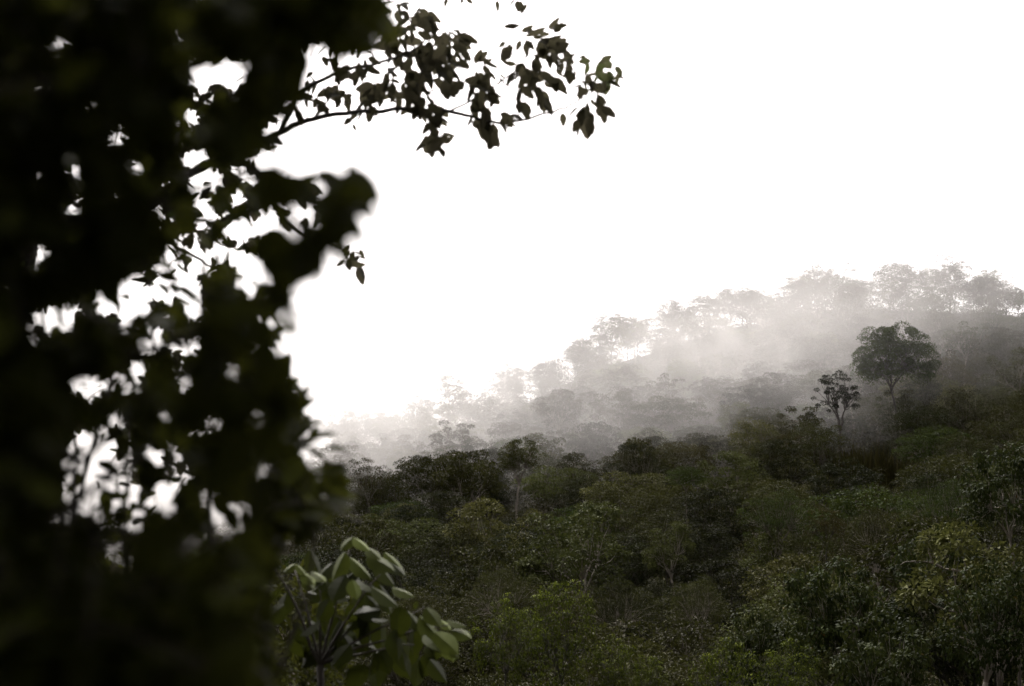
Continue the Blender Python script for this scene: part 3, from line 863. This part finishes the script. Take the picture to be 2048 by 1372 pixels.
# ---- the sharper tree, 7 m away, whose long branch reaches over the sky
def branch_tree():
    Yb = 7.4
    base = P(170, 1300, 7.6); base[2] = float(ground(base[0], base[1])[0]) - .2
    root = empty('broadleaf_tree', tuple(base)); tag(root, 'tree whose long thin branch of hanging leaves reaches right across the white sky', 'tree')
    T = Tubes()
    rng = np.random.default_rng(77)
    tp = [base, P(60, 1000, 7.6), P(20, 700, 7.6), P(60, 450, 7.5), P(40, 200, 7.5), P(30, -60, 7.5), P(20, -300, 7.5)]
    T.add(tp, [.10, .08, .06, .055, .045, .035, .02], 10)
    obj('trunk', T.mesh('trunk', M['bark']), root)
    B = Tubes()

    def path(pts, Y, r0, r1, n=5):
        pts = [P(a, b, Y + (c[0] if c else 0)) for a, b, *c in pts]
        pts = np.array(pts)
        # smooth resample
        t = np.linspace(0, 1, len(pts)); tt = np.linspace(0, 1, len(pts) * 4)
        q = np.stack([np.interp(tt, t, pts[:, i]) for i in range(3)], 1)
        q[1:-1] = (q[:-2] + q[1:-1] * 2 + q[2:]) / 4
        q[1:-1] += rng.normal(0, .004, q[1:-1].shape)
        B.add(q, np.linspace(r0, r1, len(q)), n)

    # the long branch and its side twigs
    path([(62, 440), (228, 430), (330, 380), (450, 310), (540, 275), (600, 245), (635, 236), (720, 222), (830, 218), (900, 222), (960, 238), (1010, 250), (1060, 235), (1130, 216), (1170, 195), (1195, 150)], Yb, .022, .003, 7)
    path([(628, 238), (650, 210), (672, 178)], Yb, .010, .004)
    path([(640, 236), (670, 215), (700, 205)], Yb, .006, .003)
    path([(615, 238), (616, 200), (612, 185)], Yb, .004, .002)
    path([(560, 265), (600, 180), (690, 140), (780, 120), (850, 90), (855, 40)], Yb, .016, .004)
    path([(833, 218), (835, 180), (850, 130), (900, 110)], Yb, .014, .004)
    path([(760, 130), (740, 105), (727, 97)], Yb, .007, .004)
    path([(835, 218), (870, 250), (880, 280)], Yb, .006, .003)
    path([(900, 222), (960, 190), (1010, 160), (1050, 120), (1070, 70)], Yb, .007, .002)
    path([(960, 238), (985, 210), (1010, 160)], Yb, .006, .002)
    path([(1010, 170), (1060, 190), (1115, 165)], Yb, .004, .002)
    path([(1030, 240), (1060, 190), (1070, 150)], Yb, .004, .002)
    path([(975, 295), (1010, 320), (1060, 345), (1085, 349)], Yb, .0015, .0012, 4)
    # lower sprays seen through the near leaves
    path([(228, 430), (330, 480), (390, 515), (440, 545)], Yb, .02, .004)
    path([(330, 380), (420, 320), (500, 330), (520, 355), (545, 400), (560, 430), (600, 470), (690, 500), (715, 520)], Yb, .022, .004)
    path([(545, 400), (600, 400), (640, 395)], Yb, .006, .003)
    path([(505, 335), (480, 330), (460, 325)], Yb, .006, .003)
    path([(20, 700), (40, 560), (60, 520), (25, 510)], Yb, .02, .004)
    path([(40, 200), (350, 120), (470, 70), (560, 60), (640, 30), (700, -10)], Yb, .03, .004)
    path([(450, 310), (470, 240), (500, 190), (540, 150)], Yb, .012, .004)
    path([(700, -10), (860, -40), (1000, -30), (1050, -20)], Yb, .01, .004)
    obj('branch', B.mesh('branch', M['bark']), root)

    pos, dr, nr, sz, tn = [], [], [], [], []

    def cluster(px, py, rx, ry, n, ln=34, ang=-80, spread=45, Y=Yb, tint=(.0, .7)):
        ln *= 1.14; n = int(n * 1.4 + .5)
        for _ in range(n):
            a = rng.uniform(0, 6.28); k = math.sqrt(rng.random())
            d = manual_leaf(px + math.cos(a) * rx * k, py + math.sin(a) * ry * k - ln * .35, Y + rng.normal(0, .18), ang + rng.normal(0, spread), ln * rng.uniform(.6, 1.15), rng.normal(0, .8), rng.normal(0, .4), rng.uniform(*tint), rng.normal(.2, .7))
            pos.append(d[0]); dr.append(d[1]); nr.append(d[2]); sz.append(d[3]); tn.append(d[4])

    for c in [  # hanging groups along the branch, read off the photograph
            (838, 40, 22, 18, 8, 30), (855, 55, 16, 16, 6, 30, -60), (828, 60, 14, 18, 5, 32), (900, 85, 34, 14, 9, 34, -10, 35), (918, 100, 22, 18, 8, 36, -40), (870, 95, 30, 26, 12, 34), (800, 85, 26, 26, 10, 34),
            (850, 120, 30, 30, 14, 34), (885, 125, 28, 26, 12, 34), (835, 165, 24, 30, 13, 40, -85, 25), (875, 160, 18, 30, 8, 40, -65, 20), (905, 150, 16, 20, 6, 30, -50), (925, 130, 8, 12, 3, 24),
            (800, 120, 22, 16, 7, 30), (775, 95, 14, 14, 6, 30), (790, 190, 24, 22, 9, 32), (760, 195, 18, 22, 8, 32), (745, 225, 8, 12, 3, 30), (825, 205, 16, 22, 7, 34), (845, 230, 16, 16, 6, 30), (855, 200, 10, 14, 4, 28),
            (870, 245, 16, 22, 8, 32), (862, 275, 12, 22, 6, 36), (880, 290, 10, 18, 5, 34), (890, 275, 8, 10, 3, 24),
            (745, 180, 16, 16, 6, 34), (725, 215, 16, 18, 6, 30), (706, 250, 5, 8, 2, 22), (680, 190, 14, 10, 5, 28), (650, 185, 10, 10, 4, 26), (608, 198, 10, 6, 3, 24), (630, 205, 10, 6, 3, 24),
            (920, 185, 14, 8, 5, 34, -150, 25), (965, 165, 22, 18, 9, 34), (960, 195, 20, 22, 9, 34), (985, 190, 12, 16, 5, 30), (955, 225, 14, 18, 6, 32), (945, 245, 4, 8, 2, 26), (970, 250, 16, 22, 8, 34), (985, 275, 8, 16, 4, 40, -80, 15), (1010, 245, 16, 12, 5, 32, -30),
            (965, 135, 22, 8, 5, 30, 0, 40), (1010, 130, 16, 14, 5, 34, 20, 40), (1000, 160, 8, 8, 2, 22), (1040, 155, 14, 16, 6, 34), (1065, 165, 16, 20, 8, 36), (1080, 195, 12, 24, 6, 38, -60, 20), (1040, 205, 10, 20, 5, 38, -80, 20),
            (1075, 120, 20, 16, 8, 34), (1110, 110, 18, 22, 9, 32, -40), (1090, 95, 18, 14, 7, 34, -20), (1060, 80, 24, 10, 5, 32, 0, 40), (1045, 60, 14, 6, 3, 26, 170, 30), (1100, 75, 12, 14, 4, 30, 50, 20), (1045, 92, 8, 6, 2, 26), (1125, 140, 16, 18, 7, 32), (1105, 175, 8, 14, 3, 34, -60, 15), (1140, 150, 14, 10, 4, 28), (1020, 95, 10, 8, 2, 28, -150, 20),
            (1170, 175, 16, 16, 6, 28), (1160, 195, 10, 16, 4, 26), (1190, 195, 14, 18, 7, 28), (1195, 145, 18, 18, 9, 28, -60, 50, Yb, (.7, 1)), (1215, 165, 14, 16, 6, 30, -60, 30, Yb, (.7, 1)), (1175, 130, 12, 8, 4, 24, -160, 30, Yb, (.7, 1)), (1205, 130, 12, 6, 3, 22, 0, 40, Yb, (.7, 1)), (1230, 150, 8, 12, 3, 26, -60, 20, Yb, (.7, 1)),
            (1165, 225, 12, 8, 3, 40, -100, 25), (1155, 250, 8, 14, 3, 40, -90, 15), (1175, 250, 8, 14, 3, 38, -85, 15), (1200, 230, 8, 12, 3, 30, -60, 20), (1125, 235, 2, 2, 1, 24, -80, 10),
            (700, 150, 22, 16, 7, 28), (660, 120, 20, 18, 6, 28), (735, 135, 18, 14, 6, 28), (690, 205, 16, 10, 5, 26), (645, 215, 12, 10, 4, 24), (770, 150, 16, 14, 6, 28), (625, 165, 14, 14, 5, 26), (715, 100, 20, 14, 6, 28), (770, 60, 16, 18, 6, 28), (800, 30, 14, 14, 5, 28), (590, 225, 12, 10, 4, 24),
            (892, 8, 6, 4, 2, 22), (995, 12, 4, 4, 1, 26, -80, 5), (1038, 10, 10, 4, 3, 26), (1052, 14, 4, 4, 1, 22), (925, 4, 8, 3, 2, 18),
            (640, 30, 60, 26, 26, 32), (560, 30, 40, 30, 20, 32), (700, 30, 40, 26, 16, 32), (760, 15, 20, 20, 8, 32), (600, 70, 50, 30, 20, 32), (680, 75, 40, 26, 16, 32), (740, 60, 24, 26, 9, 32),
            (410, 205, 24, 12, 6, 28), (490, 180, 14, 16, 5, 26), (480, 240, 40, 26, 16, 34), (450, 215, 40, 22, 14, 34), (520, 215, 12, 24, 6, 34), (405, 300, 16, 14, 5, 36), (440, 300, 30, 16, 8, 30), (500, 335, 16, 8, 3, 26),
            (510, 355, 12, 8, 3, 26), (520, 385, 10, 10, 3, 28), (595, 395, 26, 14, 7, 28), (625, 385, 12, 12, 4, 28), (605, 445, 8, 8, 2, 24), (635, 430, 12, 20, 4, 28), (560, 440, 14, 20, 5, 28),
            (585, 530, 14, 10, 4, 32), (555, 520, 6, 6, 1, 24), (700, 510, 10, 10, 4, 26), (695, 535, 8, 12, 3, 30), (712, 548, 6, 10, 2, 34, -70, 10), (718, 515, 8, 12, 2, 22), (330, 430, 14, 20, 6, 32), (60, 510, 30, 8, 6, 22), (390, 475, 40, 20, 10, 28), (420, 560, 20, 20, 5, 24)]:
        cluster(*c)
    L0 = [np.array(v) for v in (pos, dr, nr, sz, tn)]
    # the deep crown behind the near leaves
    L1 = foliage_layer(301, 6.4, 8.6, .085, 2700, [600] * 5 + [560] * 6 + [520] * 4 + [470] * 8 + [440] * 7, (-140, -120, 640, 1350), per=9, soft=.55, leak=.03, T=None,
                       dens=lambda px, py: np.interp(py, [0, 500, 800, 1300], [1, .9, .6, .35]))
    L = cat_layers([L0, L1])
    obj('crown', leaf_mesh('crown', tmpl_big(.55, .07, .08, 1.6), *L[:4], M['branchleaf'], L[4]), root)
    rebase(root)


branch_tree()


# ---- the dim thicket behind, lower left (10 - 14 m)
def thicket():
    for k, (x0, x1, ytop, Y0, Y1, lb) in enumerate([
            (-160, 260, 1120, 10, 13, 'dim thicket bush in the bottom left corner behind the blurred leaves'),
            (180, 480, 1100, 9.5, 12.5, 'dim thicket bush left of the broad leaved sapling, near the bottom edge'),
            (420, 720, 1150, 10.5, 13.5, 'dim thicket bush directly behind the stems of the broad leaved sapling')]):
        base = P((x0 + x1) / 2, 1400, (Y0 + Y1) / 2); base[2] = float(ground(base[0], base[1])[0]) - .1
        root = empty('thicket_bush', tuple(base)); tag(root, lb, 'bush', 'dim bushes at the lower left')
        rng = np.random.default_rng(500 + k)
        T = Tubes()
        for _ in range(9):
            T.add(bez(base, P(rng.uniform(x0, x1), rng.uniform(ytop + 40, 1372), rng.uniform(Y0, Y1)), n=7, wob=.02, rng=rng), np.linspace(.03, .006, 7), 5)
        edge = [x1] * len(EDGE_Y)
        yb = 1700

        def dn(px, py):
            top = ytop + 25 * math.sin(px * .03) + 18 * math.sin(px * .11 + k)
            return 1.0 if py > top else 0
        L = foliage_layer(510 + k, Y0, Y1, .08, 900, edge, (x0, ytop - 20, x1, yb), per=9, soft=.3, leak=.1, T=None, dens=dn)
        obj('stem', T.mesh('stem', M['bark_mid']), root)
        obj('foliage', leaf_mesh('foliage', tmpl_mid(.4, .12, .2), *L[:4], M['near'], L[4]), root)
        rebase(root)


thicket()


# ---- the broad leaved sapling in front of the slope
def sapling():
    Y = 7.8
    base = P(690, 1500, Y); base[2] = float(ground(base[0], base[1])[0]) - .05
    root = empty('broad_leaved_sapling', tuple(base)); tag(root, 'sapling with large heart shaped drooping pale green leaves at the bottom left of centre', 'sapling')
    rng = np.random.default_rng(31)
    T = Tubes()
    tips = [(700, 1095), (590, 1140), (760, 1150), (900, 1250), (850, 1215), (720, 1240), (640, 1180), (830, 1290), (520, 1085)]
    hub = P(640, 1330, Y)
    T.add(bez(base, hub, n=5), np.linspace(.03, .02, 5), 7)
    for (a, b) in tips:
        T.add(bez(hub, P(a, b, Y + rng.uniform(-.25, .25)), sag=.04, n=8, wob=.008, rng=rng), np.linspace(.010, .003, 8), 5)
    # (stem end px, py, angle, length px, tint); sheen on lit tops is painted as paler tint
    LV = [(705, 1075, -130, 34, .9), (708, 1075, -38, 42, .95), (735, 1095, -35, 40, .7), (690, 1105, -120, 62, .75), (665, 1125, -135, 55, .45), (700, 1115, -30, 60, .9), (735, 1110, -25, 62, .6),
          (750, 1125, -28, 60, .75), (770, 1105, -38, 58, .8), (775, 1120, -35, 50, .5), (590, 1128, -150, 28, .95), (592, 1128, -40, 30, 1), (605, 1145, -35, 38, .9), (605, 1160, -30, 32, .7), (625, 1143, -20, 42, .9),
          (650, 1165, -140, 34, .8), (700, 1160, -165, 52, .8), (705, 1160, -65, 40, 1), (715, 1160, -25, 48, .6), (745, 1175, -25, 62, .7), (760, 1170, -60, 60, .5), (785, 1175, -12, 46, .7), (700, 1195, 170, 44, .6), (730, 1190, -40, 36, .7),
          (715, 1240, -150, 32, .8), (720, 1240, -50, 30, .7), (745, 1238, 5, 36, .5), (800, 1220, -30, 46, .8), (815, 1222, -45, 50, .5), (840, 1233, -45, 62, .95), (852, 1216, -48, 46, .6), (832, 1218, 80, 16, .6), (880, 1240, -20, 30, 1),
          (895, 1240, -18, 40, .8), (905, 1260, -15, 42, .8), (870, 1265, -40, 62, .9), (890, 1280, -60, 46, .95), (850, 1270, -30, 50, .6), (900, 1300, -45, 24, .7), (855, 1290, -60, 30, .6), (800, 1290, -70, 50, .4), (860, 1320, -55, 52, .3),
          (800, 1215, -100, 60, .35), (760, 1240, -80, 60, .3), (690, 1150, -110, 60, .3), (660, 1200, -130, 50, .35), (745, 1210, -95, 60, .25), (680, 1240, -120, 60, .25), (500, 1078, -25, 32, .9), (520, 1090, -35, 36, .8), (495, 1080, -150, 20, .5),
          (620, 1100, -60, 60, .3), (560, 1180, -120, 40, .3), (790, 1260, -80, 60, .3), (830, 1250, -90, 60, .35), (640, 1240, -150, 50, .3), (700, 1290, -140, 50, .3), (760, 1300, -60, 50, .3), (730, 1330, -120, 60, .2)]
    items = []
    for (a, b, an, ln, ti) in LV:
        items.append(manual_leaf(a, b, Y + rng.uniform(-.3, .2), an + rng.normal(0, 5), ln * 1.1, rng.normal(0, .5), -.35 + rng.normal(0, .3), min(1, ti * rng.uniform(.75, 1.1)), 1.3))
    for _ in range(48):  # leaves further in, their shade put into a darker tint
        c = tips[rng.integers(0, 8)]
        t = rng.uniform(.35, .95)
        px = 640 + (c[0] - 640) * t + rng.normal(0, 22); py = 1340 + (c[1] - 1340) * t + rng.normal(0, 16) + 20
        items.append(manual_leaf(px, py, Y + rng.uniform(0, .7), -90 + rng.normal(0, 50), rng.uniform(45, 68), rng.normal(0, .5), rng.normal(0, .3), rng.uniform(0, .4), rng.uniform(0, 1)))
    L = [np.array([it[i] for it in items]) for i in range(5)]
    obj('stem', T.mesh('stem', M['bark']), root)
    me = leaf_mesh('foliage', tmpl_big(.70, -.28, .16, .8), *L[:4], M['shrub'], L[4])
    me.polygons.foreach_set('use_smooth', np.zeros(len(me.polygons), bool))
    obj('foliage', me, root)
    rebase(root)


sapling()

# ---- pale crooked branch at the lower right belongs to a leafless snag
def snag():
    Y = 25.2
    pts = [(1995, 1290), (1985, 1200), (1950, 1142), (1925, 1143), (1890, 1138), (1866, 1126), (1858, 1105), (1856, 1080), (1850, 1062)]
    base = P(1990, 1330, Y); base[2] = float(ground(base[0], base[1])[0]) - .2
    root = empty('dead_snag', tuple(base)); tag(root, 'pale crooked bare snag curving through the dark leaves at the lower right', 'dead tree')
    T = Tubes()
    q = np.array([base] + [P(a, b, Y) for a, b in pts])
    T.add(q, np.linspace(.03, .012, len(q)), 7)
    obj('trunk', T.mesh('trunk', M['bark_pale']), root)
    T2 = Tubes(); T2.add([P(1866, 1126, Y), P(1840, 1122, Y), P(1810, 1124, Y), P(1800, 1130, Y)], np.linspace(.018, .006, 4), 5)
    obj('branch', T2.mesh('branch', M['bark_pale']), root)
    rebase(root)


snag()


# ------------------------------------------------------------------ mist bank lying on the upper slope
def mist():
    m, n, l = new_mat('mist_air')
    x0, x1, y0, y1, z0, z1 = -70, 75, 78, 172, -8, 46
    geo = n.new('ShaderNodeNewGeometry')
    sep = n.new('ShaderNodeSeparateXYZ'); l.new(geo.outputs['Position'], sep.inputs[0])

    def mth(op, a, b=None, c=None, clamp=False):
        k = n.new('ShaderNodeMath'); k.operation = op; k.use_clamp = clamp
        for i, v in enumerate((a, b, c)):
            if v is None: continue
            if isinstance(v, (int, float)): k.inputs[i].default_value = v
            else: l.new(v, k.inputs[i])
        return k.outputs[0]
    X, Y, Z = sep.outputs
    # lower surface of the bank rises to the right and with distance
    zb = mth('ADD', mth('MULTIPLY', mth('MAXIMUM', mth('SUBTRACT', X, 3.0), 0.0), .33), 0.5)
    zb = mth('MULTIPLY', zb, mth('DIVIDE', Y, 110.0))
    nz = n.new('ShaderNodeTexNoise'); nz.inputs['Scale'].default_value = .07; nz.inputs['Detail'].default_value = 3.5
    l.new(geo.outputs['Position'], nz.inputs['Vector'])
    wob = mth('MULTIPLY', mth('SUBTRACT', nz.outputs['Fac'], .5), 16.0)
    h = mth('DIVIDE', mth('ADD', mth('SUBTRACT', Z, zb), wob), 16.0, clamp=True)
    thin = mth('SUBTRACT', 1.0, mth('MULTIPLY', mth('DIVIDE', mth('SUBTRACT', mth('SUBTRACT', Z, zb), 8.0), 10.0, clamp=True), .72))
    h = mth('MULTIPLY', h, thin)      # the bank is thickest low down and thins towards the ridge
    gate = mth('DIVIDE', mth('SUBTRACT', Y, 87.0), 24.0, clamp=True)
    back = mth('DIVIDE', mth('SUBTRACT', 146.0, Y), 36.0, clamp=True)
    left = mth('ADD', mth('MULTIPLY', mth('DIVIDE', mth('SUBTRACT', 26.0, X), 34.0, clamp=True), 1.0), 1.0)
    back = mth('MULTIPLY', back, left)
    side = mth('MULTIPLY', mth('DIVIDE', mth('SUBTRACT', 70.0, X), 46.0, clamp=True), 1.0)
    n2 = n.new('ShaderNodeMapRange'); n2.inputs[1].default_value = .3; n2.inputs[2].default_value = .7; n2.inputs[3].default_value = .3; n2.inputs[4].default_value = 1.8
    l.new(nz.outputs['Fac'], n2.inputs[0])
    d = mth('MULTIPLY', mth('MULTIPLY', mth('MULTIPLY', h, gate), mth('MULTIPLY', side, back)), n2.outputs[0])
    nw = n.new('ShaderNodeTexNoise'); nw.inputs['Scale'].default_value = .17; nw.inputs['Detail'].default_value = 3; nw.inputs['Distortion'].default_value = 1.2
    l.new(geo.outputs['Position'], nw.inputs['Vector'])
    n3 = n.new('ShaderNodeMapRange'); n3.inputs[1].default_value = .35; n3.inputs[2].default_value = .65; n3.inputs[3].default_value = .45; n3.inputs[4].default_value = 1.5
    l.new(nw.outputs['Fac'], n3.inputs[0])
    d = mth('MULTIPLY', mth('MULTIPLY', d, n3.outputs[0]), MIST)
    pv = n.new('ShaderNodeVolumePrincipled')
    pv.inputs['Color'].default_value = (.98, .957, .945, 1)
    pv.inputs['Anisotropy'].default_value = .35
    l.new(d, pv.inputs['Density'])
    out = n.new('ShaderNodeOutputMaterial')
    l.new(pv.outputs[0], out.inputs['Volume'])
    V = [(x, y, z) for x in (x0, x1) for y in (y0, y1) for z in (z0, z1)]
    fs = [(0, 1, 3, 2), (4, 6, 7, 5), (0, 4, 5, 1), (2, 3, 7, 6), (0, 2, 6, 4), (1, 5, 7, 3)]
    me = mesh_from('mist', np.array(V, float), [i for f in fs for i in f], np.arange(6) * 4, [m], smooth=False)
    tag(obj('mist', me), 'pale bank of drifting mist lying over the upper slope and ridge', 'mist', kind='stuff')


MIST = .024
mist()
